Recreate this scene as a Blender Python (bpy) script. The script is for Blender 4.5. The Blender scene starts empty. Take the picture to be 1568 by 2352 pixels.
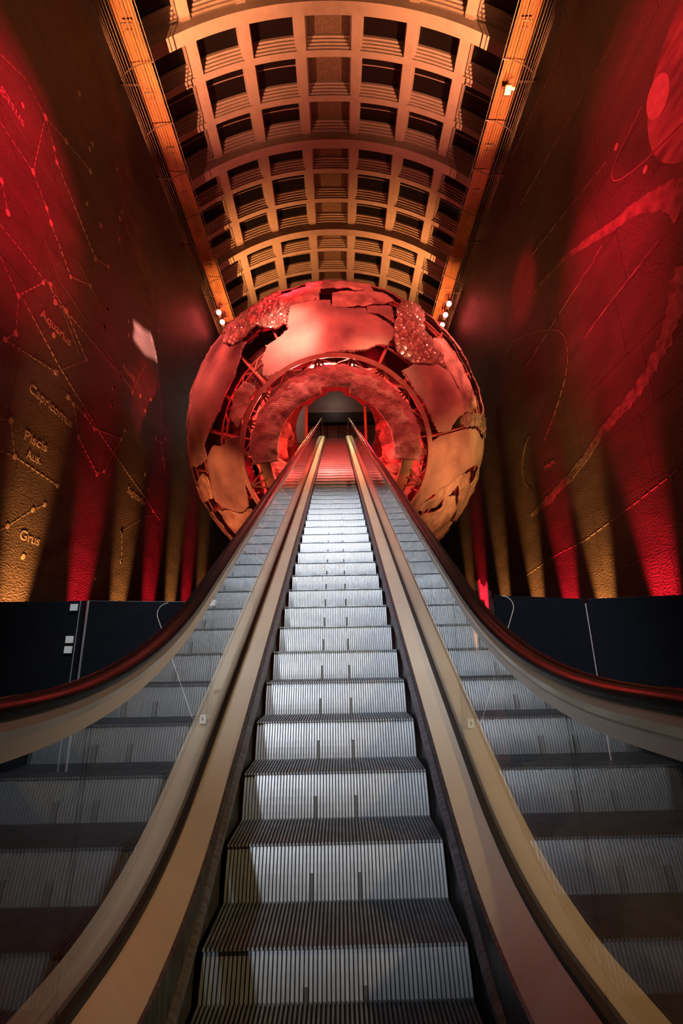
import bpy, math, random
import numpy as np
from mathutils import Vector, Matrix

random.seed(7)
S = bpy.context.scene
COL = bpy.context.scene.collection
PI = math.pi
R = math.radians

# ------------------------------------------------------------------ camera
HC = 1.40                                   # camera height above the lower landing
PITCH, YAW, ROLL = R(16.25), 0.0093, 0.019
fw = Vector((math.sin(YAW) * math.cos(PITCH), math.cos(YAW) * math.cos(PITCH), math.sin(PITCH)))
rt = Vector((math.cos(YAW), -math.sin(YAW), 0))
up = rt.cross(fw)
rt2 = rt * math.cos(ROLL) - up * math.sin(ROLL)
up2 = up * math.cos(ROLL) + rt * math.sin(ROLL)
cam_d = bpy.data.cameras.new('camera')
cam_d.sensor_fit = 'HORIZONTAL'
cam_d.sensor_width = 36.0
cam_d.lens = 1075.0 / 1568.0 * 36.0
cam_d.clip_start = 0.05
cam_d.clip_end = 200
cam = bpy.data.objects.new('camera', cam_d)
COL.objects.link(cam)
m = Matrix.Identity(4)
for i in range(3):
    m[i][0], m[i][1], m[i][2] = rt2[i], up2[i], -fw[i]
m[0][3], m[1][3], m[2][3] = 0.035, 0.0, HC
cam.matrix_world = m
S.camera = cam

# ------------------------------------------------------------------ world and exposure
S.view_settings.view_transform = 'Standard'
S.view_settings.look = 'None'
S.view_settings.gamma = 1.0
S.view_settings.use_curve_mapping = False
S.view_settings.exposure = 0.0
w = bpy.data.worlds.new('world')
S.world = w
w.use_nodes = True
w.node_tree.nodes['Background'].inputs[0].default_value = (0.5, 0.42, 0.45, 1)
w.node_tree.nodes['Background'].inputs[1].default_value = 0.004

# ------------------------------------------------------------------ lights of the hall
AMBER = (1.0, 0.34, 0.075)
RED = (1.0, 0.012, 0.03)
ROSE = (1.0, 0.10, 0.09)
ORANGE = (1.0, 0.34, 0.10)
COOL = (0.86, 0.92, 1.0)
WARM = (1.0, 0.68, 0.30)


def spot(name, loc, target, color, energy, deg, blend=0.5, radius=0.05):
    l = bpy.data.lights.new(name, 'SPOT')
    l.energy, l.color = energy, color
    l.spot_size, l.spot_blend, l.shadow_soft_size = R(deg), blend, radius
    o = bpy.data.objects.new(name, l)
    COL.objects.link(o)
    o.location = loc
    o.rotation_euler = (Vector(target) - Vector(loc)).to_track_quat('-Z', 'Y').to_euler()
    return o


def point(name, loc, color, energy, radius=0.1):
    l = bpy.data.lights.new(name, 'POINT')
    l.energy, l.color, l.shadow_soft_size = energy, color, radius
    o = bpy.data.objects.new(name, l)
    COL.objects.link(o)
    o.location = loc
    return o


# cool white stage light behind the viewer on the left, warm ones low on the right
spot('cool_stage_light', (-1.95, -5.0, 4.9), (0.1, 5.0, 1.8), COOL, 1300, 36, 0.5, 0.04)
spot('cool_high_light', (-0.6, -2.0, 12.5), (0.0, 7.0, 2.5), COOL, 5600, 42, 0.6, 0.15)
spot('warm_side_light', (3.6, 1.7, 2.3), (0.8, 3.0, 1.0), WARM, 330, 70, 0.8, 0.1)
spot('warm_side_light', (3.8, 6.9, 6.0), (0.85, 7.6, 3.5), WARM, 420, 80, 0.8, 0.1)
spot('warm_side_light', (3.4, 7.5, 12.6), (0.2, 12.0, 5.6), WARM, 700, 40, 0.8, 0.15)
# red floods thrown on the globe and on the upper walls
GL = (1.0, 0.09, 0.075)
spot('red_globe_wash', (-3.8, 3.0, 13.0), (-0.4, 15.0, 9.4), GL, 4600, 44, 0.5, 0.15)
spot('red_globe_wash', (3.8, 3.0, 12.0), (0.8, 15.0, 9.2), GL, 3800, 44, 0.5, 0.15)
spot('red_globe_pool', (-2.6, 3.6, 16.2), (-1.45, 11.1, 9.9), (1.0, 0.27, 0.19), 15000, 16, 1.0, 0.15)
spot('red_globe_pool', (-4.6, 5.0, 15.0), (-4.0, 14.0, 10.0), (1.0, 0.12, 0.10), 7500, 24, 1.0, 0.15)
spot('red_globe_pool', (4.2, 4.0, 15.2), (3.9, 14.0, 10.0), (1.0, 0.18, 0.13), 10500, 25, 1.0, 0.15)
spot('amber_globe_light', (5.3, 6.9, 3.4), (3.6, 14.0, 6.8), (1.0, 0.34, 0.12), 3000, 34, 0.9, 0.1)
spot('amber_globe_light', (5.75, 10.4, 8.4), (4.9, 14.6, 8.0), (1.0, 0.75, 0.16), 260, 50, 0.9, 0.1)
spot('amber_globe_light', (-5.3, 6.9, 3.0), (-3.3, 14.0, 6.0), (1.0, 0.24, 0.09), 3000, 30, 0.9, 0.1)
spot('red_wall_light', (4.9, 4.0, 16.0), (-6, 6.6, 10.2), RED, 31900, 26, 1.0, 0.1)
spot('red_wall_light', (-4.9, 4.5, 16.0), (6, 6.4, 11.2), RED, 14000, 28, 1.0, 0.1)
spot('red_wall_light', (-3.0, 8.0, 17.0), (6, 8.6, 8.8), RED, 20300, 24, 1.0, 0.1)
spot('red_wall_light', (-4.9, 9.0, 16.0), (6, 12.2, 12.2), RED, 13050, 12, 1.0, 0.1)
spot('red_wall_light', (2.0, 9.5, 16.5), (-6, 16.2, 6.0), RED, 26100, 15, 1.0, 0.1)
spot('red_wall_light', (4.9, 8.5, 16.0), (-6, 13.6, 9.0), RED, 20300, 13, 1.0, 0.1)
spot('rose_wall_glint', (4.0, 11.0, 16.6), (-6, 17.1, 7.1), (1.0, 0.3, 0.24), 26000, 3.4, 1.0, 0.02)
# uplights high on both walls: they graze the ledges and light the vault from below
for s in (-1, 1):
    for y, e, c in ((4.2, 1.0, (1.0, 0.31, 0.10)), (6.4, 1.0, (1.0, 0.31, 0.10)), (8.5, 1.0, (1.0, 0.31, 0.11)), (10.1, 0.85, (1.0, 0.28, 0.12)), (12.2, 0.12, (1.0, 0.18, 0.13)), (14.4, 0.035, (1.0, 0.28, 0.09)), (17.3, 0.7, (1.0, 0.32, 0.09)), (18.9, 0.7, (1.0, 0.33, 0.09))):
        spot('vault_uplight', (s * 5.37, y, 13.9), (s * 3.95, y, 18.6), c, 4500 * e, 62, 1.0, 0.012)
# uplights at the foot of both walls
for y, c, e in ((8.8, AMBER, 120), (11.0, RED, 130), (13.0, AMBER, 95), (15.05, RED, 130), (17.0, AMBER, 110), (18.7, RED, 150), (20.6, AMBER, 90)):
    spot('wall_uplight', (-5.62, y, 0.25), (-6.15, y, 3.2), c, e * 105, 25, 0.9, 0.05)
for y, c, e in ((8.6, RED, 130), (10.55, AMBER, 100), (12.15, RED, 130), (14.15, AMBER, 105), (16.9, AMBER, 110), (19.4, RED, 130), (21.2, AMBER, 90)):
    spot('wall_uplight', (5.62, y, 0.25), (6.15, y, 3.2), c, e * 105, 25, 0.9, 0.05)

# ------------------------------------------------------------------ materials
MATS = {}


def nd(nt, t, **k):
    n = nt.nodes.new(t)
    for a, b in k.items():
        setattr(n, a, b)
    return n


def mat(name, c1, c2=None, scale=3.0, rough=0.5, metal=0.0, bump=0.0, bscale=20.0, detail=4.0, stretch=None, spec=0.5, voronoi=False, coat=0.0, bdist=0.02):
    if name in MATS:
        return MATS[name]
    M = bpy.data.materials.new(name)
    M.use_nodes = True
    nt = M.node_tree
    b = nt.nodes['Principled BSDF']
    b.inputs['Roughness'].default_value = rough
    b.inputs['Metallic'].default_value = metal
    b.inputs['Specular IOR Level'].default_value = spec
    b.inputs['Coat Weight'].default_value = coat
    tc = nd(nt, 'ShaderNodeNewGeometry')
    vec = tc.outputs['Position']
    if stretch:
        mp = nd(nt, 'ShaderNodeMapping')
        mp.inputs['Scale'].default_value = stretch
        nt.links.new(vec, mp.inputs['Vector'])
        vec = mp.outputs['Vector']
    if c2 is None:
        b.inputs['Base Color'].default_value = (*c1, 1)
    else:
        n = nd(nt, 'ShaderNodeTexNoise')
        n.inputs['Scale'].default_value = scale
        n.inputs['Detail'].default_value = detail
        nt.links.new(vec, n.inputs['Vector'])
        r = nd(nt, 'ShaderNodeValToRGB')
        r.color_ramp.elements[0].position, r.color_ramp.elements[1].position = 0.36, 0.66
        r.color_ramp.elements[0].color = (*c1, 1)
        r.color_ramp.elements[1].color = (*c2, 1)
        nt.links.new(n.outputs['Fac'], r.inputs['Fac'])
        nt.links.new(r.outputs['Color'], b.inputs['Base Color'])
    if bump:
        if voronoi:
            t = nd(nt, 'ShaderNodeTexVoronoi')
            t.inputs['Scale'].default_value = bscale
            out = t.outputs['Distance']
        else:
            t = nd(nt, 'ShaderNodeTexNoise')
            t.inputs['Scale'].default_value = bscale
            t.inputs['Detail'].default_value = 5
            out = t.outputs['Fac']
        nt.links.new(vec, t.inputs['Vector'])
        bp = nd(nt, 'ShaderNodeBump')
        bp.inputs['Strength'].default_value = bump
        bp.inputs['Distance'].default_value = bdist
        nt.links.new(out, bp.inputs['Height'])
        nt.links.new(bp.outputs['Normal'], b.inputs['Normal'])
    MATS[name] = M
    return M


def emit(name, color, strength):
    M = bpy.data.materials.new(name)
    M.use_nodes = True
    b = M.node_tree.nodes['Principled BSDF']
    b.inputs['Base Color'].default_value = (*color, 1)
    b.inputs['Emission Color'].default_value = (*color, 1)
    b.inputs['Emission Strength'].default_value = strength
    return M


def glass_mat(name, tint, base=0.04):
    M = bpy.data.materials.new(name)
    M.use_nodes = True
    nt = M.node_tree
    nt.nodes.remove(nt.nodes['Principled BSDF'])
    out = nt.nodes['Material Output']
    tr = nd(nt, 'ShaderNodeBsdfTransparent')
    tr.inputs[0].default_value = (*tint, 1)
    gl = nd(nt, 'ShaderNodeBsdfGlossy')
    gl.inputs['Roughness'].default_value = 0.0
    gl.inputs['Color'].default_value = (1, 1, 1, 1)
    lw = nd(nt, 'ShaderNodeLayerWeight')
    lw.inputs['Blend'].default_value = 0.5
    pw = nd(nt, 'ShaderNodeMath', operation='POWER')
    pw.inputs[1].default_value = 5.0
    nt.links.new(lw.outputs['Facing'], pw.inputs[0])
    ma = nd(nt, 'ShaderNodeMath', operation='MULTIPLY_ADD')
    ma.inputs[1].default_value = 1 - base
    ma.inputs[2].default_value = base
    nt.links.new(pw.outputs[0], ma.inputs[0])
    mx = nd(nt, 'ShaderNodeMixShader')
    nt.links.new(ma.outputs[0], mx.inputs['Fac'])
    nt.links.new(tr.outputs[0], mx.inputs[1])
    nt.links.new(gl.outputs[0], mx.inputs[2])
    nt.links.new(mx.outputs[0], out.inputs['Surface'])
    return M


WALL = mat('slate_wall', (0.026, 0.022, 0.021), (0.046, 0.038, 0.035), 1.1, 0.5, bump=0.85, bscale=13.0, stretch=(1.0, 1.0, 2.3), bdist=0.032)
WALLBACK = mat('wall_backing', (0.012, 0.011, 0.011), rough=0.8)
PRINT = mat('pale_wall_print', (0.24, 0.20, 0.18), (0.32, 0.27, 0.245), 6, 0.55)
PRINT_DIM = mat('dim_wall_print', (0.07, 0.058, 0.05), (0.11, 0.092, 0.08), 3, 0.6, bump=0.5, bscale=9)
FLOOR = mat('dark_floor', (0.006, 0.006, 0.007), (0.010, 0.010, 0.011), 2, 0.5)
PLASTER = mat('cream_plaster', (0.27, 0.245, 0.22), (0.31, 0.28, 0.25), 4, 0.75)
PANE = mat('night_pane', (0.004, 0.004, 0.005), rough=0.35, spec=0.25)
CEILPANEL = mat('woven_ceiling_panel', (0.07, 0.05, 0.037), (0.11, 0.08, 0.055), 14, 0.8)
BAR = mat('glazing_bar', (0.30, 0.24, 0.19), rough=0.6)
LEDGE = mat('ochre_ledge', (0.13, 0.063, 0.022), (0.155, 0.075, 0.027), 3, 0.8, spec=0.1)
WIRE = mat('basket_wire', (0.055, 0.040, 0.030), rough=0.5)
RISER = mat('ribbed_aluminium', (0.50, 0.51, 0.54), (0.68, 0.69, 0.72), 9, 0.42, metal=0.35, stretch=(14, 3, 1.2), detail=6)
TREAD = mat('shaded_aluminium', (0.10, 0.107, 0.125), (0.17, 0.178, 0.20), 12, 0.45, metal=0.1, spec=0.3)  # same aluminium as the risers, dimness of grazing light put into its colour
GROOVE = mat('groove_dark', (0.025, 0.024, 0.024), rough=0.7)  # plain dark colour for the groove floors
DECK = mat('champagne_metal', (0.40, 0.34, 0.265), (0.45, 0.385, 0.30), 2, 0.38, metal=0.15)
GUIDE = mat('handrail_guide_metal', (0.42, 0.36, 0.26), (0.48, 0.41, 0.30), 2, 0.28, metal=0.8)
FASCIA = mat('handrail_fascia', (0.50, 0.44, 0.37), rough=0.4, metal=0.35)
RUBBER = mat('handrail_rubber', (0.008, 0.006, 0.006), rough=0.2, spec=0.09)
SKIRT = mat('skirt_black', (0.016, 0.016, 0.018), (0.05, 0.05, 0.055), 6, 0.4, stretch=(1, 12, 1))
BLACK = mat('black_gasket', (0.006, 0.006, 0.006), rough=0.6)
CLAD = mat('outer_cladding', (0.012, 0.012, 0.014), rough=0.5)
GLASS = glass_mat('balustrade_glass', (0.97, 0.985, 0.97), 0.05)
ACRYL = glass_mat('acrylic', (0.95, 0.96, 0.97), 0.05)
EDGE = mat('acrylic_edge', (0.5, 0.5, 0.48), rough=0.25)
NAVY = mat('navy_felt', (0.0055, 0.006, 0.0085), (0.0075, 0.0083, 0.012), 30, 0.95, spec=0.1)
SILVER = mat('silver_strip', (0.45, 0.45, 0.47), rough=0.4, metal=0.6)
TAPE = mat('white_tape', (0.75, 0.75, 0.74), rough=0.6)
INK = mat('black_ink', (0.02, 0.02, 0.02), rough=0.6)
PLATE_S = mat('beaten_copper_smooth', (0.13, 0.09, 0.095), (0.62, 0.50, 0.43), 0.5, 0.5, metal=0.1, bump=0.3, bscale=3.0, detail=8, bdist=0.03)
PLATE_R = mat('beaten_plate_rough', (0.22, 0.16, 0.13), (0.62, 0.52, 0.43), 1.6, 0.55, metal=0.1, bump=0.8, bscale=7.0, detail=9, bdist=0.05)
PLATE_C = mat('crumpled_foil', (0.45, 0.36, 0.31), (0.70, 0.60, 0.52), 2.0, 0.2, metal=0.6, bump=1.0, bscale=7.0, voronoi=True, bdist=0.07)
TRUSS = mat('red_oxide_steel', (0.32, 0.12, 0.09), rough=0.5)
RINGM = mat('brown_ring_steel', (0.34, 0.20, 0.15), (0.42, 0.25, 0.19), 5, 0.45)
FURRY = mat('coarse_crust', (0.36, 0.20, 0.17), (0.62, 0.48, 0.45), 2.6, 0.9, bump=1.0, bscale=30, detail=9, bdist=0.05)
ROCK = mat('lava_rock', (0.22, 0.07, 0.05), (0.46, 0.22, 0.17), 2.2, 0.6, bump=1.0, bscale=5, detail=8, bdist=0.12)
DARKROCK = mat('dark_inner_crust', (0.030, 0.016, 0.014), (0.08, 0.035, 0.03), 2.0, 0.8, bump=0.8, bscale=4, bdist=0.1)
PORTAL = mat('portal_red', (0.16, 0.022, 0.022), (0.27, 0.045, 0.04), 4, 0.7, bump=0.6, bscale=12, bdist=0.04)
GREYW = mat('grey_plaster', (0.16, 0.14, 0.125), (0.20, 0.18, 0.16), 3, 0.8)
DOORM = mat('grey_door', (0.11, 0.10, 0.095), rough=0.6)
LAMPRED = emit('red_lamp_glow', (1.0, 0.10, 0.09), 42)
LAMPBODY = mat('lamp_body_white', (0.75, 0.70, 0.62), rough=0.4)


# ------------------------------------------------------------------ mesh helpers
class MB:
    def __init__(s):
        s.v, s.f, s.mi = [], [], []

    def add(s, vs, fs, mi=0):
        o = len(s.v)
        s.v += [tuple(p) for p in vs]
        s.f += [tuple(i + o for i in f) for f in fs]
        s.mi += [mi] * len(fs)
        return s

    def box(s, a, b, mi=0):
        x0, y0, z0 = a
        x1, y1, z1 = b
        vs = [(x0, y0, z0), (x1, y0, z0), (x1, y1, z0), (x0, y1, z0), (x0, y0, z1), (x1, y0, z1), (x1, y1, z1), (x0, y1, z1)]
        return s.add(vs, [(0, 3, 2, 1), (4, 5, 6, 7), (0, 1, 5, 4), (1, 2, 6, 5), (2, 3, 7, 6), (3, 0, 4, 7)], mi)

    def tube(s, pts, r, n=6, mi=0, r2=None, closed=False):
        pts = [Vector(p) for p in pts]
        N = len(pts)
        vs, fs = [], []
        for i, p in enumerate(pts):
            a = pts[(i - 1) % N] if (closed or i > 0) else p
            c = pts[(i + 1) % N] if (closed or i < N - 1) else p
            t = (c - a).normalized()
            u = Vector((0, 0, 1)) if abs(t.z) < 0.9 else Vector((1, 0, 0))
            e1 = t.cross(u).normalized()
            e2 = e1.cross(t)
            for k in range(n):
                q = 2 * PI * k / n + PI / n
                vs.append(p + e1 * math.cos(q) * r + e2 * math.sin(q) * (r2 or r))
        for i in range(N if closed else N - 1):
            j = (i + 1) % N
            for k in range(n):
                l = (k + 1) % n
                fs.append((i * n + k, i * n + l, j * n + l, j * n + k))
        if not closed:
            fs.append(tuple(range(n - 1, -1, -1)))
            fs.append(tuple((N - 1) * n + k for k in range(n)))
        return s.add(vs, fs, mi)

    def sweep(s, secs, cap=True, closed_sec=True, mi=0):
        """secs: list of sections, each a list of points"""
        n = len(secs[0])
        vs = [p for sec in secs for p in sec]
        fs = []
        for i in range(len(secs) - 1):
            for k in range(n if closed_sec else n - 1):
                l = (k + 1) % n
                fs.append((i * n + k, i * n + l, (i + 1) * n + l, (i + 1) * n + k))
        if cap and closed_sec:
            fs.append(tuple(range(n - 1, -1, -1)))
            fs.append(tuple((len(secs) - 1) * n + k for k in range(n)))
        return s.add(vs, fs, mi)

    def mesh(s, name, mats, smooth=False):
        me = bpy.data.meshes.new(name)
        me.from_pydata(s.v, [], s.f)
        for q in (mats if isinstance(mats, (list, tuple)) else [mats]):
            me.materials.append(q)
        if any(s.mi):
            me.polygons.foreach_set('material_index', s.mi)
        if smooth:
            me.polygons.foreach_set('use_smooth', [True] * len(me.polygons))
        me.update()
        return me

    def obj(s, name, mats, parent=None, smooth=False):
        return link(name, s.mesh(name, mats, smooth), parent)


def link(name, me, parent=None, loc=None):
    o = bpy.data.objects.new(name, me)
    COL.objects.link(o)
    if loc:
        o.location = loc
    if parent:
        o.parent = parent
        o.matrix_parent_inverse = parent.matrix_basis.inverted()
    return o


def tag(o, label, cat, group=None):
    o['label'], o['category'] = label, cat
    if group:
        o['group'] = group
    return o


def thing(name, label, cat, loc=(0, 0, 0), group=None):
    o = bpy.data.objects.new(name, None)
    COL.objects.link(o)
    o.location = loc
    o.empty_display_size = 0.1
    return tag(o, label, cat, group)


def struct(o):
    o['kind'] = 'structure'
    return o


def fix_normals(o):
    import bmesh
    bm = bmesh.new()
    bm.from_mesh(o.data)
    bmesh.ops.recalc_face_normals(bm, faces=bm.faces)
    bm.to_mesh(o.data)
    bm.free()
    return o

# ------------------------------------------------------------------ measured outlines: globe plates (polar angles on the sphere), wall prints (metres along / up the wall)
PLATES = [
 ('left_long', 'smooth', [(48.8,-37.9),(47.0,-41.9),(44.7,-44.7),(41.1,-53.4),(41.3,-62.2),(42.0,-72.6),(45.2,-81.1),(48.4,-88.0),(46.4,-93.3),(52.7,-96.3),(60.2,-97.2),(72.6,-96.9),(76.7,-94.6),(77.6,-84.0),(78.6,-75.0),(79.6,-65.9),(79.4,-57.6),(77.3,-49.5),(70.7,-44.3),(52.8,-42.1)]),
 ('upper_left', 'crumple', [(66.3,-43.7),(77.7,-46.2),(83.5,-43.6),(82.1,-37.3),(80.8,-28.6),(80.1,-21.1),(60.9,-18.4),(54.5,-15.7),(53.8,-6.2),(52.5,-4.0),(47.0,-3.5),(44.5,-8.7),(43.3,-16.2),(43.7,-19.7),(46.2,-21.8),(45.1,-24.2),(45.9,-26.2),(48.2,-29.5),(52.3,-31.3),(51.4,-35.9),(50.4,-39.8),(53.3,-44.0),(59.9,-46.3)]),
 ('top_band', 'rough', [(67.0,-22.9),(67.5,-15.6),(68.2,-9.8),(66.5,-4.6),(53.8,-5.2),(53.9,-7.2),(53.8,-12.4),(54.1,-16.8),(58.4,-18.0)]),
 ('top_cap', 'rough', [(70.5,-9.8),(81.0,-6.8),(81.5,-0.2),(80.8,7.6),(79.9,13.6),(64.6,14.4),(61.8,7.9),(63.3,5.0),(61.1,1.8),(62.8,-1.0),(64.2,-4.7)]),
 ('top_fragment', 'rough', [(57.6,-0.3),(60.2,7.9),(66.9,14.3),(64.9,22.0),(60.0,22.7),(52.2,13.2),(50.5,8.5),(49.2,4.1),(50.0,-0.8),(53.7,-0.3)]),
 ('small_shard', 'smooth', [(51.6,13.5),(57.2,22.4),(53.8,24.4),(49.0,25.3),(49.7,19.1),(48.7,13.6)]),
 ('main_top', 'smooth', [(54.1,-16.8),(53.7,-7.2),(53.0,-0.8),(49.7,-0.8),(48.7,5.9),(50.3,13.0),(48.2,13.7),(47.8,19.0),(46.8,25.8),(43.6,26.9),(37.3,26.5),(35.9,21.8),(33.2,17.0),(31.5,11.4),(30.7,0.9),(29.7,-10.7),(28.8,-17.1),(29.1,-22.7),(29.5,-33.6),(30.8,-40.1),(33.2,-42.9),(34.9,-39.6),(37.5,-38.7),(39.9,-34.0),(41.4,-33.0),(41.6,-24.7),(42.7,-22.6),(43.3,-20.3),(44.6,-20.9)]),
 ('right_crumple', 'crumple', [(46.8,25.4),(52.2,26.1),(55.2,25.0),(65.3,25.7),(72.2,31.9),(64.6,35.6),(55.2,36.2),(53.4,39.1),(53.7,41.5),(50.1,44.4),(51.0,50.2),(49.3,53.1),(43.5,53.0),(42.7,48.9),(40.1,46.1),(37.3,41.3),(36.5,35.5),(36.5,32.1),(40.0,28.2)]),
 ('right_smooth', 'smooth', [(32.5,39.8),(37.2,42.5),(40.0,45.3),(43.7,48.9),(46.0,49.6),(49.2,55.9),(49.0,63.6),(51.4,73.9),(44.8,75.2),(40.6,77.7),(38.7,80.2),(36.1,81.0),(33.4,80.1),(32.7,73.3),(32.2,63.2),(31.0,53.2),(31.9,44.5)]),
 ('right_strip', 'rough', [(52.5,42.2),(57.0,43.3),(60.8,46.1),(60.0,52.7),(59.5,59.1),(59.5,66.9),(60.0,75.4),(54.4,76.8),(48.7,73.8),(49.3,63.7),(49.5,56.0),(48.2,50.0),(50.9,50.1),(49.8,45.5)]),
 ('right_rim', 'rough', [(77.4,32.0),(77.1,40.5),(72.9,53.7),(75.5,64.6),(74.4,74.1),(67.0,79.7),(79.0,81.3),(82.5,71.3),(82.8,58.6),(83.4,42.2),(83.3,31.4)]),
 ('gold_rock', 'crumple', [(45.2,75.8),(49.1,74.7),(55.2,77.4),(62.6,79.1),(76.9,82.5),(76.1,88.6),(64.1,86.5),(53.9,81.8),(46.9,80.0),(44.0,78.3)]),
 ('lower_right', 'smooth', [(30.5,84.5),(34.1,82.0),(39.0,81.5),(42.9,81.1),(47.4,81.2),(53.6,83.1),(60.4,87.3),(74.6,92.3),(74.4,98.7),(63.4,99.2),(53.1,98.6),(50.2,100.3),(46.2,103.7),(40.0,110.1),(35.1,114.5),(32.8,121.1),(33.9,129.1),(30.9,127.0),(28.1,115.3),(28.2,106.5),(29.4,93.0)]),
 ('rust_band', 'rough', [(32.8,121.0),(36.2,115.4),(37.9,110.3),(42.3,107.2),(46.8,102.2),(48.6,102.8),(46.8,108.6),(44.1,112.0),(41.4,114.3),(40.0,118.0),(39.1,120.7),(36.1,123.5),(34.0,126.2),(32.7,125.1)]),
 ('lower_pale', 'rough', [(36.2,128.1),(37.5,124.9),(40.6,122.9),(43.2,118.6),(41.5,114.9),(43.2,112.6),(48.2,112.0),(54.3,118.3),(53.9,123.2),(59.1,123.7),(59.2,129.1),(69.4,134.1),(69.4,137.0),(41.3,132.7)]),
 ('lower_side', 'rough', [(47.4,106.8),(48.8,101.9),(54.0,100.6),(55.5,105.0),(58.3,106.6),(62.9,103.7),(65.3,100.9),(73.4,102.3),(73.6,108.6),(73.6,117.1),(71.2,122.8),(60.6,123.3),(53.7,116.6),(50.7,111.7)]),
 ('tail_shard', 'smooth', [(73.3,135.0),(69.6,134.9),(69.7,128.6),(71.4,126.9),(74.6,128.2)]),
 ('lower_left', 'smooth', [(34.5,-81.6),(30.6,-79.9),(29.7,-84.9),(30.4,-91.6),(30.1,-100.1),(30.4,-104.3),(31.3,-109.3),(31.9,-114.9),(33.9,-120.7),(38.3,-122.1),(43.3,-119.2),(48.0,-116.1),(50.7,-112.5),(50.2,-109.9),(49.1,-105.1),(48.2,-100.4),(47.8,-96.7),(46.3,-92.6),(44.1,-89.0),(41.3,-86.2),(37.8,-86.5),(35.9,-84.2)]),
 ('bottom_left', 'rough', [(52.2,-116.4),(43.7,-119.6),(38.7,-122.6),(34.4,-122.2),(34.0,-125.4),(38.8,-126.8),(54.2,-131.2),(53.5,-128.1),(52.0,-123.7),(51.7,-119.7)]),
 ('left_pale', 'rough', [(60.7,-102.4),(51.7,-99.8),(48.9,-100.9),(49.1,-105.1),(51.2,-111.1),(57.2,-111.1),(60.3,-109.2),(62.0,-105.1)]),
 ('left_limb', 'rough', [(74.4,-107.4),(64.2,-105.5),(60.6,-108.3),(59.2,-109.8),(58.0,-111.4),(71.5,-113.5),(74.4,-111.7)]),
 ('left_fin', 'rough', [(71.8,-124.7),(64.1,-116.8),(60.2,-123.0),(59.3,-126.8),(59.5,-131.1),(70.1,-132.5)]),
 ('gap_patch', 'rough', [(37.4,-58.7),(36.9,-53.8),(35.8,-50.6),(32.1,-50.0),(30.7,-52.1),(30.6,-57.3),(29.8,-64.7),(30.3,-69.2),(31.3,-71.6),(32.0,-75.0),(33.0,-74.0),(34.8,-72.2),(35.8,-69.9),(36.2,-64.3)]),
 ('left_limb_upper', 'rough', [(77.6,-39.5),(77.4,-46.0),(76.8,-52.7),(75.4,-59.2),(71.9,-64.4),(65.2,-72.0),(62.9,-78.4),(62.8,-85.1),(73.8,-86.2),(78.1,-75.5),(81.4,-59.9),(82.5,-49.5),(81.9,-39.8)]),
]
VIEW_AXIS = (0.9963, 0.0003, 0.0858)
STARS_LEFT = [(6.6,11.73),(7.19,12.3),(7.18,10.76),(7.59,11.97),(7.75,11.77),(9.65,11.03),(10.25,11.36),(7.9,12.62),(8.89,12.99),(7.72,10.44),(7.93,10.27),(8.84,9.72),(9.62,10.18),(6.54,9.71),(6.82,9.29),(8.04,8.82),(8.25,8.97),(8.49,8.72),(7.46,7.99),(8.01,14.31),(8.78,13.75),(8.71,13.49),(8.97,12.04),(9.65,12.1),(9.96,14.46),(10.5,13.52),(10.45,13.24),(10.58,12.63),(7.59,7.24),(7.37,6.94),(8.9,7.25),(9.92,8.25),(8.89,8.82),(12.4,8.82),(11.58,8.83),(9.46,6.97),(9.69,6.92),(10.19,6.91),(10.68,6.79),(12.08,7.16),(12.23,7.5),(10.07,6.26),(11.08,5.73),(11.4,5.94),(7.9,5.58),(8.17,4.97),(9.58,4.89),(8.63,7.99),(10.46,10.19),(10.45,9.61),(11.31,8.34),(11.34,7.81),(9.26,4.36),(8.93,4.15),(8.32,3.66),(8.88,3.2),(11.65,3.17),(12.93,3.84),(12.75,4.67),(10.47,10.18),(10.44,9.62),(11.65,10.73),(13.7,11.97),(11.76,10.35),(11.59,8.82),(11.3,8.34),(11.33,7.83),(12.92,9.02),(13.68,9.32),(13.37,8.75),(14.4,8.31),(14.88,8.35),(15.14,7.87),(13.86,6.79),(15.19,8.63),(14.2,6.38),(12.75,4.67),(12.92,3.85),(14.75,5.85)]
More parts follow.
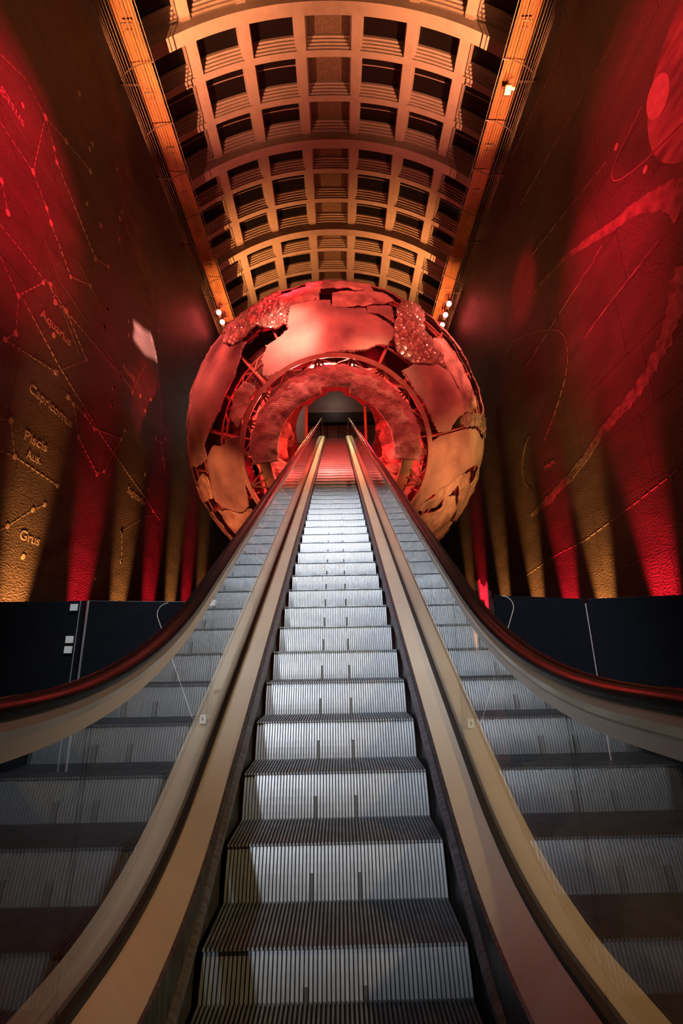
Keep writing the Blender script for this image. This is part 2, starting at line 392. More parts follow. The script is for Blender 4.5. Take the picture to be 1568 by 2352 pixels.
LINES_LEFT = [[(5.38,11.62),(6.51,12.34),(7.19,12.3)],[(7.19,12.3),(7.18,10.76)],[(6.23,10.73),(7.18,10.76)],[(7.19,12.3),(7.59,11.97),(7.75,11.77),(9.65,11.03),(10.25,11.36)],[(7.19,12.3),(7.9,12.62),(8.89,12.99)],[(7.18,10.76),(7.72,10.44),(7.93,10.27),(8.84,9.72),(9.62,10.18)],[(6.54,9.71),(6.82,9.29)],[(6.72,8.9),(8.02,8.9),(8.25,8.97),(8.49,8.72)],[(8.04,8.82),(7.46,7.99)],[(6.87,8.33),(7.46,7.99)],[(7.47,8.0),(7.59,7.24),(7.37,6.94),(7.28,6.8)],[(7.37,6.94),(8.9,7.25),(9.92,8.25),(8.89,8.82),(8.5,8.72)],[(8.25,8.9),(8.89,8.82),(12.42,8.9)],[(7.61,8.03),(8.96,7.45),(10.87,6.83),(11.72,6.6),(13.86,6.11),(15.4,5.69)],[(9.46,6.97),(9.69,6.92),(10.19,6.91),(10.68,6.79),(12.08,7.16)],[(9.69,6.92),(10.07,6.26),(11.08,5.73),(11.4,5.94),(12.08,7.16),(12.23,7.5)],[(7.64,5.47),(7.9,5.58),(8.17,4.97),(9.58,4.89)],[(7.78,4.92),(8.17,4.97)],[(8.15,3.54),(8.32,3.66),(8.93,4.15),(9.26,4.36)],[(12.93,3.84),(12.75,4.67),(14.48,5.64)],[(12.38,8.86),(13.05,10.23)],[(12.81,13.24),(13.45,11.53),(14.45,9.71),(14.9,8.36),(15.49,7.41)],[(13.86,4.02),(14.42,5.51),(14.49,6.06)],[(13.98,8.11),(14.9,8.36)]]
TEXT_LEFT = [('gasus', (6.06, 11.32), (6.73, 11.32)), ('Aquarius', (8.12, 8.08), (9.24, 8.14)), ('Capricornus', (8.21, 6.39), (9.75, 6.35)), ('Piscis', (8.32, 5.41), (9.04, 5.44)), ('Aus.', (8.46, 5.07), (8.92, 5.11)), ('Grus', (8.69, 3.51), (9.29, 3.5)), ('Aquila', (11.62, 9.16), (12.45, 9.22)), ('Sagittarius', (12.81, 5.85), (14.13, 5.81))]
PLANET_EDGE = [(5.79,11.3),(5.99,11.39),(6.12,11.33),(6.3,11.05),(6.4,10.75),(6.45,10.36),(6.43,9.94),(6.34,9.66),(6.21,9.43),(5.97,9.14)]
MOON_ORBIT = [(6.42,11.27),(6.85,11.22),(7.16,11.17),(7.41,11.12),(7.53,11.02),(7.55,10.89),(7.52,10.78),(7.34,10.6),(7.0,10.38),(6.62,10.19),(6.15,10.01),(5.75,9.84)]
MOONS = [(7.24,11.37),(6.7,10.04)]
DASH_RIGHT = [[(7.59,11.44),(9.08,11.94),(10.7,12.47),(11.52,12.67)],[(6.69,13.55),(6.85,13.61),(10.05,14.43),(11.61,14.86)],[(8.25,16.18),(9.4,16.37),(11.5,16.93)],[(14.31,11.15),(13.43,11.15),(12.43,10.66),(11.67,10.21),(11.01,9.78),(10.58,9.41),(10.36,9.05),(10.32,8.67),(10.42,8.35),(10.7,8.0),(11.05,7.73),(11.61,7.37),(12.32,7.01)],[(7.64,4.29),(8.96,4.08),(11.07,3.79),(12.53,3.75),(15.77,3.42)],[(6.81,8.47),(8.33,8.47),(9.65,8.39)],[(8.27,9.88),(9.96,9.81),(12.91,9.74)],[(8.64,9.79),(10.02,9.82)],[(7.28,8.45),(8.52,8.47),(9.35,8.43)]]
COMET = [((6.11, 8.57), 60), ((6.35, 8.98), 50), ((6.75, 9.33), 38), ((7.23, 9.66), 30), ((7.8, 9.91), 25), ((8.78, 10.47), 18), ((9.8, 10.99), 13), ((11.12, 11.4), 8), ((11.76, 11.51), 4)]
CRESCENT = [(13.16,7.58),(13.62,7.49),(13.95,7.22),(14.13,6.89),(14.09,6.46),(13.87,6.18),(13.54,5.95)]
TEXT_RIGHT = [('Mars', (12.49, 6.19), (11.9, 6.17))]
BELT = [(6.44,7.54),(6.81,7.04),(7.27,6.59),(7.87,6.3),(8.39,6.15),(9.44,5.98),(10.94,5.55),(12.78,5.31),(13.89,5.22)]
RLINE = [(7.06,5.7),(9.92,5.66),(14.39,5.56)]
RLINE2 = [(10.91,4.3),(17.0,4.24)]
GLINT = [(11.93,10.95),(12.27,11.11),(12.64,11.21),(13.12,11.43),(13.33,11.35),(13.65,11.15),(13.96,10.84),(13.56,10.72),(13.33,10.61),(13.01,10.46),(12.67,10.42),(12.35,10.39),(12.01,10.37),(12.08,10.73)]

# ------------------------------------------------------------------ the hall: floor, walls, vault
Z_TOP = 12.92                               # upper landing
SL = math.tan(R(30))
HW = 6.0                                    # half width of the hall
struct(MB().box((-6.3, -7, -0.2), (6.3, 29.2, 0.0)).obj('floor', FLOOR))
struct(MB().box((-6.3, 25.0, Z_TOP - 0.35), (6.3, 29.2, Z_TOP)).obj('floor_upper', GREYW))
walls = {}
for side, s in (('left', -1), ('right', 1)):
    walls[side] = struct(MB().box((min(s * 6.05, s * 6.3), -7, 0), (max(s * 6.05, s * 6.3), 29.2, 19.6)).obj('wall_' + side, WALLBACK))
struct(MB().box((-6.3, -7.3, 0), (6.3, -7.0, 21.6)).obj('wall_rear', WALLBACK))
wb = struct(MB().box((-6.3, 28.0, 16.2), (6.3, 28.3, 21.6)).obj('wall_end', GREYW))
MB().box((-6.0, 27.6, 15.55), (6.0, 28.3, 16.25)).obj('recess_shade_band', BLACK, wb)  # black band painted in for the shadowed recess above the doors
for i, x in enumerate((-2.6, -1.55, -0.5, 0.2, 1.25, 2.3)):
    wdt = 1.0 if i != 2 else 0.65
    d = MB().box((x, 28.0, Z_TOP), (x + wdt, 28.06, 15.5)).obj('door_leaf', GREYW if i == 2 else DOORM, wb)
MB().box((-6.0, 28.1, Z_TOP), (6.0, 28.25, 15.6)).obj('door_recess', BLACK, wb)  # black box behind the doors, recess shade put into its colour
MB().box((-5.9, 26.2, Z_TOP), (-1.75, 26.35, 16.9)).obj('side_partition', mat('pale_partition', (0.42, 0.38, 0.35), rough=0.8), wb)

# wall panels, 1.35 m high sheets with open joints
PH, PW = 1.35, 2.7
pm = {}
for side, s in (('left', -1), ('right', 1)):
    x0, x1 = sorted((s * HW, s * (HW + 0.05)))
    b = MB().box((x0, 0.004, 0.004), (x1, PW - 0.004, PH - 0.004))
    pm[side] = b.mesh('panel', WALL)
    for r in range(13):
        for c in range(11):
            z = 0.30 + r * PH
            link('panel', pm[side], walls[side], (0, -0.3 + c * PW + (0.45 if r % 2 else 0.0), z))

# vault
RC, ZC = 7.475, 12.566                      # arch radius and centre height (rib soffits)


def arc(r, a, y):
    return (r * math.sin(a), y, ZC + r * math.cos(a))


def arc_sweep(prof, a0, a1, n):
    """prof: list of (y, r)"""
    return [[arc(r, a0 + (a1 - a0) * i / n, y) for (y, r) in prof] for i in range(n + 1)]


A0 = R(44.5)
ceil = MB().sweep([[arc(8.45, -R(50) + R(100) * i / 40, y) for y in (-7, 29.2)] + [arc(8.6, -R(50) + R(100) * i / 40, y) for y in (29.2, -7)] for i in range(41)]).obj('ceiling', BLACK)
struct(ceil)
RIBY = [1.38 + 3.98 * k for k in range(8)]
RP = RC + 0.33
me_rib = MB().sweep(arc_sweep([(-0.165, RC), (0.165, RC), (0.165, RC + 0.62), (-0.165, RC + 0.62)], -A0, A0, 48)).mesh('arch_rib', PLASTER)
# purlin with stepped mouldings on its near side
pp = [(-0.09, RP), (0.09, RP), (0.09, RP + 0.03), (0.12, RP + 0.03), (0.12, RP + 0.46), (-0.31, RP + 0.46)]
for k in range(4):
    pp += [(-0.30 + 0.055 * k, RP + 0.30 - 0.075 * k), (-0.245 + 0.055 * k, RP + 0.30 - 0.075 * k)]
me_pur = MB().sweep(arc_sweep(pp, -A0, A0, 48)).mesh('purlin', PLASTER)
pr = [(0.0, RP), (0.05, RP), (0.05, RP + 0.46), (-0.26, RP + 0.46)]
for k in range(4):
    pr += [(-0.25 + 0.06 * k, RP + 0.30 - 0.075 * k), (-0.19 + 0.06 * k, RP + 0.30 - 0.075 * k)]
me_edge = MB().sweep(arc_sweep(pr, -A0, A0, 48)).mesh('rib_moulding', PLASTER)
LONG = [R(6.5 + 12.85 * k) * sg for k in range(3) for sg in (-1, 1)]
me_long = {}
for a in LONG:
    hw = 0.145
    secs = []
    for y in (0.0, 3.65):
        sec = []
        prof = [(-hw, 0), (hw, 0), (hw, 0.04), (hw + 0.03, 0.04), (hw + 0.03, 0.11), (hw + 0.06, 0.11), (hw + 0.06, 0.46), (-hw - 0.06, 0.46), (-hw - 0.06, 0.11), (-hw - 0.03, 0.11), (-hw - 0.03, 0.04), (-hw, 0.04)]
        for (t, h) in prof:
            aa = a + t / RP
            sec.append(arc(RP + h, aa, y))
        secs.append(sec)
    me_long[a] = MB().sweep(secs).mesh('long_rib', PLASTER)
CE = [-A0] + [R(-32.2 + 12.88 * k) for k in range(6)] + [A0]
me_pane, me_bar = [], []
for i in range(7):
    a0, a1 = CE[i], CE[i + 1]
    secs = [[arc(RP + 0.40, a0 + (a1 - a0) * k / 6, -0.62), arc(RP + 0.40, a0 + (a1 - a0) * k / 6, 0.62), arc(RP + 0.44, a0 + (a1 - a0) * k / 6, 0.62), arc(RP + 0.44, a0 + (a1 - a0) * k / 6, -0.62)] for k in range(7)]
    me_pane.append(MB().sweep(secs).mesh('pane', CEILPANEL if i == 3 else PANE))
    me_bar.append(MB().tube([arc(RP + 0.385, a0 + (a1 - a0) * k / 6, -0.18) for k in range(7)], 0.016, 4).mesh('glazing_bar', BAR))
for k, y in enumerate(RIBY):
    link('arch_rib', me_rib, ceil, (0, y, 0))
    link('rib_moulding', me_edge, ceil, (0, y - 0.165, 0))
    if k == len(RIBY) - 1:
        continue
    for j in (1, 2):
        link('purlin', me_pur, ceil, (0, y + 3.98 * j / 3 - 0.02, 0))
    for a in LONG:
        link('long_rib', me_long[a], ceil, (0, y + 0.165, 0))
    for j in range(3):
        for i in range(7):
            p = link('coffer_panel' if i == 3 else 'pane', me_pane[i], ceil, (0, y + 3.98 * (j + 0.5) / 3, 0))
            if i != 3:
                link('glazing_bar', me_bar[i], ceil, (0, y + 3.98 * (j + 0.5) / 3, 0))

# thin cornice ledges below the springing
for i, s in enumerate((-1, 1)):
    x0, x1 = sorted((s * 4.9, s * 5.45))
    t = struct(MB().box((x0, -7, 17.0), (x1, 28.0, 17.05)).obj('trim_%d' % (i + 1), LEDGE))
    for k in range(12):
        yk = -4.5 + 2.8 * k
        MB().box((min(s * 5.35, s * 6.0), yk - 0.03, 17.05), (max(s * 5.35, s * 6.0), yk + 0.03, 17.12)).obj('bracket', BLACK, t)

# wire baskets hanging under the ledges
for side, s in (('left', -1), ('right', 1)):
    b = thing('cable_basket', 'long wire cable basket slung under the %s ceiling ledge' % side, 'cable tray', (s * 5.3, 11, 16.9), 'cable baskets under the ceiling ledges')
    pts = []
    for k in range(14):
        t = k / 13.0
        a = t * PI * 0.5
        pts.append((s * (4.80 + 0.79 * math.sin(a) ** 1.15), 16.95 - 0.68 * (1 - math.cos(a)) ** 0.9))
    for k, (x, z) in enumerate(pts):
        MB().tube([(x, 2.0, z), (x, 25.9, z)], 0.008 if k % 4 else 0.012, 4).obj('wire', WIRE, b)
    for k in range(15):
        y = 1.06 + 1.565 * k
        MB().tube([(x, y, z - 0.012) for (x, z) in pts], 0.017, 5).obj('hoop', WIRE, b)
        MB().tube([(s * 5.02, y + 0.70, 16.87), (s * 5.30, y + 0.70, 16.87)], 0.018, 5).obj('bracket', WIRE, b)
        MB().tube([(s * 5.02, y + 0.90, 16.92), (s * 5.30, y + 0.90, 16.92)], 0.009, 4).obj('bracket', WIRE, b)

f = thing('lamp_head', 'white round lamp head clipped to the right wire basket', 'lamp', (5.11, 9.43, 16.63))
MB().tube([(5.11, 9.36, 16.70), (5.11, 9.43, 16.68), (5.11, 9.51, 16.63), (5.11, 9.55, 16.60)], 0.095, 12).obj('shell', LAMPBODY, f, True)
MB().tube([(5.11, 9.43, 16.70), (5.11, 9.43, 17.0)], 0.015, 6).obj('stem', WIRE, f)
MB().tube([(5.20, 9.43, 16.68), (5.30, 9.43, 16.66)], 0.04, 8).obj('knob', LAMPBODY, f)


def ball(b, c, r, n=10, mi=0):
    c = Vector(c)
    vs = [c + Vector((0, 0, r))]
    for i in range(1, n):
        for k in range(2 * n):
            a, q = PI * i / n, PI * k / n
            vs.append(c + Vector((math.sin(a) * math.cos(q), math.sin(a) * math.sin(q), math.cos(a))) * r)
    vs.append(c - Vector((0, 0, r)))
    fs = [(0, 1 + k, 1 + (k + 1) % (2 * n)) for k in range(2 * n)]
    for i in range(n - 2):
        for k in range(2 * n):
            l = (k + 1) % (2 * n)
            fs.append((1 + i * 2 * n + k, 1 + (i + 1) * 2 * n + k, 1 + (i + 1) * 2 * n + l, 1 + i * 2 * n + l))
    e = 1 + (n - 2) * 2 * n
    fs += [(len(vs) - 1, e + (k + 1) % (2 * n), e + k) for k in range(2 * n)]
    return b.add(vs, fs, mi)


# glowing red spot lamps at the end of the baskets, aimed at the globe
RL = ((-1, 18.25, 16.45), (-1, 18.92, 16.45), (-1, 19.57, 16.45), (1, 17.87, 16.45), (1, 18.62, 16.45), (1, 19.33, 16.45))
for i, (s, y, z) in enumerate(RL):
    wh = ('nearest', 'middle', 'farthest')[i % 3]
    x = s * 5.30
    f = thing('red_spotlight', '%s of three glowing red spotlights in the %s basket above the globe' % (wh, 'left' if s < 0 else 'right'), 'spotlight', (x, y, z), 'red spotlights above the globe')
    ball(MB(), (x, y, z), 0.115).obj('bulb', LAMPRED, f, True)
    MB().tube([(x, y, z + 0.08), (x, y, z + 0.42)], 0.03, 8).obj('stem', WIRE, f)
    MB().tube([(x, y + 0.09, z), (x, y + 0.26, z + 0.02)], 0.10, 12).obj('shade', WIRE, f)
    spot('red_spot_beam', (x - s * 0.14, y - 0.14, z - 0.10), (s * 1.6, 15.6, 12.2), (1.0, 0.10, 0.08), 2600, 46, 0.7, 0.05)

# invented projector, out of view: a lamp behind a cut metal slide throws the flame-shaped patch on the left wall
LP = Vector((4.45, 5.0, 16.4))
pj = thing('added_projector', 'small dark projector added out of view for the flame-shaped wall patch', 'projector', tuple(LP))
wpts = [Vector((-6.0, q[0], q[1])) for q in GLINT]
hole = [LP + (q - LP) * 0.022 for q in wpts]
cen = sum(hole, Vector()) / len(hole)
outp = [cen + (q - cen).normalized() * 0.11 for q in hole]
n_ = len(hole)
sl = MB().add(hole + outp, [(i, (i + 1) % n_, n_ + (i + 1) % n_, n_ + i) for i in range(n_)]).obj('slide', BLACK, pj)
sm_ = sl.modifiers.new('thickness', 'SOLIDIFY')
sm_.thickness = 0.002
dd = (cen - LP).normalized()
MB().tube([LP - dd * 0.16, LP - dd * 0.02], 0.06, 14).obj('barrel', BLACK, pj)
MB().tube([LP - dd * 0.1, LP - dd * 0.1 + Vector((0.5, 0, 0.6))], 0.012, 6).obj('hanger', BLACK, pj)
spot('added_projector_beam', tuple(LP), tuple(LP + dd), (1.0, 0.36, 0.29), 170000, 9, 0.0, 0.002)

# ------------------------------------------------------------------ prints on the walls (star chart left, planets right)


def wp(s, p, d=0.004):
    return (s * (HW - d), p[0], p[1])


def flat_poly(pts, s, name, material, parent, d=0.004):
    """polygon on the wall with a thin depth"""
    n = len(pts)
    a = [wp(s, p, 0.0) for p in pts]
    b = [wp(s, p, d) for p in pts]
    m_ = MB().add(a + b, [tuple(range(n)), tuple(range(2 * n - 1, n - 1, -1))] + [(i, (i + 1) % n, n + (i + 1) % n, n + i) for i in range(n)])
    return fix_normals(m_.obj(name, material, parent))


def ribbon(mb, s, p, q, wdt, d=0.004):
    p, q = Vector(p), Vector(q)
    t = (q - p).normalized()
    nrm = Vector((-t.y, t.x)) * wdt * 0.5
    c = [p + nrm, q + nrm, q - nrm, p - nrm]
    mb.add([wp(s, k, 0.0) for k in c] + [wp(s, k, d) for k in c], [(0, 1, 2, 3), (7, 6, 5, 4), (0, 4, 5, 1), (1, 5, 6, 2), (2, 6, 7, 3), (3, 7, 4, 0)])


def dashes(s, pts, dash, gap, wdt, name, parent, material=PRINT):
    mb = MB()
    acc = 0.0
    for a, b in zip(pts[:-1], pts[1:]):
        a, b = Vector(a), Vector(b)
        L = (b - a).length
        if L < 1e-4:
            continue
        t = (b - a) / L
        u = -acc
        while u < L:
            if u + dash > 0.01:
                ribbon(mb, s, a + t * max(u, 0), a + t * min(u + dash, L), wdt)
            u += dash + gap
        acc = (L + acc) % (dash + gap)
    return fix_normals(mb.obj(name, material, parent))


random.seed(3)
for p in STARS_LEFT:
    r = random.choice((0.05, 0.055, 0.065))
    flat_poly([(p[0] + r * math.cos(2 * PI * k / 12), p[1] + r * math.sin(2 * PI * k / 12)) for k in range(12)], -1, 'star_dot', PRINT, walls['left'], 0.006)
for l in LINES_LEFT:
    dashes(-1, l, 0.11, 0.05, 0.018, 'constellation_line', walls['left'])
for l in (((6.2, 10.95), (8.5, 9.3), (12.5, 8.9)), ((7.0, 9.9), (9.6, 8.2)), ((9.0, 10.3), (14, 9.0), (22, 8.6))):
    dashes(-1, l, 5.0, 0.0, 0.006, 'chart_line', walls['left'], PRINT_DIM)


def lettering(s, text, a, b, size, parent):
    cu = bpy.data.curves.new('lettering', 'FONT')
    cu.body = text
    cu.size = 1.0
    cu.extrude = 0.0
    t = bpy.data.objects.new('lettering', cu)
    COL.objects.link(t)
    bpy.context.view_layer.update()
    me = bpy.data.meshes.new_from_object(t.evaluated_get(bpy.context.evaluated_depsgraph_get()))
    bpy.data.objects.remove(t)
    bpy.data.curves.remove(cu)
    co = np.zeros(len(me.vertices) * 3)
    me.vertices.foreach_get('co', co)
    co = co.reshape(-1, 3)
    wid = co[:, 0].max() - co[:, 0].min()
    a, b = Vector(a), Vector(b)
    sx = (b - a).length / wid
    sy = min(sx * 1.1, size)
    t_ = (b - a).normalized()
    nrm = Vector((-t_.y, t_.x)) if s < 0 else Vector((t_.y, -t_.x))
    if nrm.y < 0:
        nrm = -nrm
    new = []
    for x, y, z in co:
        q = a + t_ * (x - co[:, 0].min()) * sx + nrm * y * sy
        new.append(wp(s, q, 0.006))
    me.vertices.foreach_set('co', np.array(new).ravel())
    me.materials.clear()
    me.materials.append(PRINT)
    me.update()
    o = link('lettering', me, parent)
    sm = o.modifiers.new('thickness', 'SOLIDIFY')
    sm.thickness = 0.004
    return o


for t, a, b in TEXT_LEFT:
    lettering(-1, t, a, b, 0.27, walls['left'])
for t, a, b in TEXT_RIGHT:
    lettering(1, t, a, b, 0.20, walls['right'])


def smear(s, spine, widths, name, parent, material=PRINT_DIM, n=40, jag=0.22, seed=1):
    rnd = random.Random(seed)
    sp = [Vector(p) for p in spine]
    top, bot = [], []
    for i in range(n + 1):
        u = i / n * (len(sp) - 1)
        k = min(int(u), len(sp) - 2)
        f = u - k
        p = sp[k].lerp(sp[k + 1], f)
        t = (sp[min(k + 1 + (f > 0.5), len(sp) - 1)] - sp[max(k - (f < 0.5), 0)]).normalized()
        w_ = widths[k] * (1 - f) + widths[k + 1] * f
        nrm = Vector((-t.y, t.x))
        top.append(p + nrm * w_ * 0.5 * (1 + rnd.uniform(-jag, jag)))
        bot.append(p - nrm * w_ * 0.5 * (1 + rnd.uniform(-jag, jag)))
    mb = MB()
    for i in range(n):
        mb.add([wp(s, q, 0.0) for q in (top[i], top[i + 1], bot[i + 1], bot[i])] + [wp(s, q, 0.003) for q in (top[i], top[i + 1], bot[i + 1], bot[i])],
               [(4, 5, 6, 7), (0, 3, 2, 1), (0, 1, 5, 4), (2, 3, 7, 6)])
    return fix_normals(mb.obj(name, material, parent))


HAZE = mat('chart_haze_print', (0.036, 0.029, 0.026), (0.085, 0.069, 0.06), 1.6, 0.6, detail=7, bump=0.9, bscale=9, stretch=(1, 1, 2.3), bdist=0.03)
smear(-1, [(8.6, 17.6), (9.3, 16.2), (10.2, 15.0), (11.3, 13.9), (12.4, 12.7), (13.6, 11.4)], [0.5, 0.7, 1.0, 1.5, 1.4, 0.6], 'milky_way_print', walls['left'], HAZE, 60, 0.15)
# right wall: banded planet, its moons, comet, rings and belt
pe = PLANET_EDGE
pc, prr = (5.0, 10.35), 1.46
BANDS = mat('planet_bands', (0.05, 0.038, 0.036), (0.20, 0.155, 0.14), 1.3, 0.6, stretch=(0.4, 0.9, 3.2), detail=7)
flat_poly([(pc[0] + prr * math.cos(2 * PI * k / 64), pc[1] + prr * math.sin(2 * PI * k / 64)) for k in range(64)], 1, 'planet_print', BANDS, walls['right'], 0.004)
flat_poly([(6.05 + 0.30 * math.cos(a) * 1.0, 10.95 + 0.38 * math.sin(a)) for a in [2 * PI * k / 24 for k in range(24)]], 1, 'planet_crescent', PRINT, walls['right'], 0.006)
dashes(1, MOON_ORBIT, 5.0, 0.0, 0.016, 'moon_orbit', walls['right'])
for p in MOONS:
    flat_poly([(p[0] + 0.07 * math.cos(2 * PI * k / 16), p[1] + 0.07 * math.sin(2 * PI * k / 16)) for k in range(16)], 1, 'moon_dot', PRINT, walls['right'], 0.006)
for i, l in enumerate(DASH_RIGHT):
    if i in (3, 4):
        dashes(1, l, 0.22, 0.07, 0.017, 'orbit_line', walls['right'], PRINT)
    else:
        dashes(1, l, 0.42, 0.16, 0.012, 'orbit_line', walls['right'], PRINT)
COMETM = mat('comet_print', (0.06, 0.048, 0.043), (0.17, 0.138, 0.122), 3.5, 0.6, detail=8, bump=0.6, bscale=9)
smear(1, [c[0] for c in COMET], [0.62, 0.50, 0.34, 0.26, 0.22, 0.19, 0.15, 0.10, 0.05], 'comet_tail', walls['right'], COMETM, 70, 0.12, 5)
smear(1, BELT, [0.55, 0.42, 0.36, 0.30, 0.26, 0.22, 0.22, 0.24, 0.1], 'asteroid_belt', walls['right'], mat('belt_print', (0.060, 0.05, 0.05), (0.20, 0.165, 0.16), 5.5, 0.6, detail=8, bump=0.8, bscale=9), 70, 0.3, 9)
ce = [Vector(p) for p in CRESCENT]
inner = [p + Vector((-0.17, 0.0)) * math.sin(PI * i / (len(ce) - 1)) for i, p in enumerate(ce)]
flat_poly([tuple(p) for p in ce] + [tuple(p) for p in inner[-2:0:-1]], 1, 'mars_crescent', COMETM, walls['right'], 0.006)
smear(1, [(20.5, 4.0), (19.0, 3.3), (18.2, 2.6)], [0.5, 0.9, 0.5], 'pale_cloud_print', walls['right'], mat('pale_cloud', (0.30, 0.29, 0.36), (0.7, 0.68, 0.78), 3, 0.6), 16, 0.5, 4)

# ------------------------------------------------------------------ escalator
def bend(c, zf, L, zt=None, Lt=1.0):
    """height along Y: flat zf, then slope line SL*y+c, then flat zt"""
    yi = (zf - c) / SL
    yt = (zt - c) / SL if zt else 1e9

    def f(y):
        if y < yi - L:
            return zf
        if y < yi + L:
            return zf + SL * (y - yi + L) ** 2 / (4 * L)
        if y < yt - Lt:
            return SL * y + c
        if y < yt + Lt:
            return SL * y + c - SL * (y - yt + Lt) ** 2 / (4 * Lt)
        return zt
    return f


C0 = -1.124
zN = bend(C0, 0.0, 0.45, Z_TOP, 0.7)
zRail = bend(C0 + 1.25, 1.262, 0.75, Z_TOP + 1.25)
zDo = bend(C0 + 0.165, 0.40, 0.5, Z_TOP + 0.28)
zDi = bend(C0 + 0.135, 0.31, 0.5, Z_TOP + 0.24)
YS = [0.30 + 0.10 * i for i in range(42)] + [4.6 + 0.6 * i for i in range(31)] + [23.2 + 0.15 * i for i in range(20)]
esc = thing('escalator', 'long escalator with ribbed steps and glass sides rising into the red globe', 'escalator', (0, 1.2, 0))

# steps
NR, SW = 60, 1.095
pit = SW / NR
tm, rm = MB(), MB()
DEP = 0.372
for k in range(NR):
    x = -SW / 2 + k * pit
    xs = (x, x + pit * 0.10, x + pit * 0.52, x + pit * 0.62, x + pit)
    zs = (-0.012, 0.0, 0.0, -0.012, -0.012)
    v = [(xs[i], y, zs[i]) for y in (0.0, DEP) for i in range(5)]
    tm.add(v, [(0, 1, 6, 5), (1, 2, 7, 6), (2, 3, 8, 7)], 0)
    tm.add(v, [(3, 4, 9, 8)], 1)
    tm.add([v[i] for i in range(4)], [(3, 2, 1, 0)], 2)
    NL = 8
    cx = (x + pit * 0.0, x + pit * 0.08, x + pit * 0.72, x + pit * 0.80, x + pit)
    cy = (0.010, 0.0, 0.0, 0.010, 0.010)
    vs, f0, f1 = [], [], []
    for j in range(NL):
        t = j / (NL - 1)
        z = -0.012 - t * 0.262
        yo = 0.012 - 0.052 * math.sin(min(1.0, t * 1.02) * PI * 0.5)
        for i in range(5):
            vs.append((cx[i], yo + cy[i], z))
    for j in range(NL - 1):
        a, b = j * 5, (j + 1) * 5
        f0 += [(a + i, b + i, b + i + 1, a + i + 1) for i in range(3)]
        f1 += [(a + 3, b + 3, b + 4, a + 4)]
    if k in (23, 36):
        rm.add(vs, f0[:9], 0)
        rm.add(vs, f0[9:], 2)
    else:
        rm.add(vs, f0, 0)
    rm.add(vs, f1, 1)
tm.box((-SW / 2, 0.03, -0.04), (SW / 2, DEP, -0.0125), 1)
me_tread = tm.mesh('step', [TREAD, GROOVE, RISER])
me_riser = rm.mesh('riser', [RISER, GROOVE, mat('worn_groove', (0.13, 0.12, 0.11), rough=0.6)])
y = 3.944 - 0.4 * 7
while y < 24.9:
    st = link('step', me_tread, esc, (0, y, zN(y)))
    if zN(y) - zN(y - 0.4) > 0.015:
        r_ = link('riser', me_riser, None, (0, y, zN(y)))
        r_.parent = st
        r_.location = (0, 0, 0)
    y += 0.4
MB().box((-0.60, -0.6, 0.0), (0.60, 1.18, 0.012)).obj('comb_plate', TREAD, esc)
MB().box((-0.60, 24.9, Z_TOP - 0.02), (0.60, 26.4, Z_TOP + 0.006)).obj('comb_plate', TREAD, esc)


def run(secf, name, material, ys=YS, smooth=False, parent=esc):
    return fix_normals(MB().sweep([secf(y) for y in ys]).obj(name, material, parent, smooth))


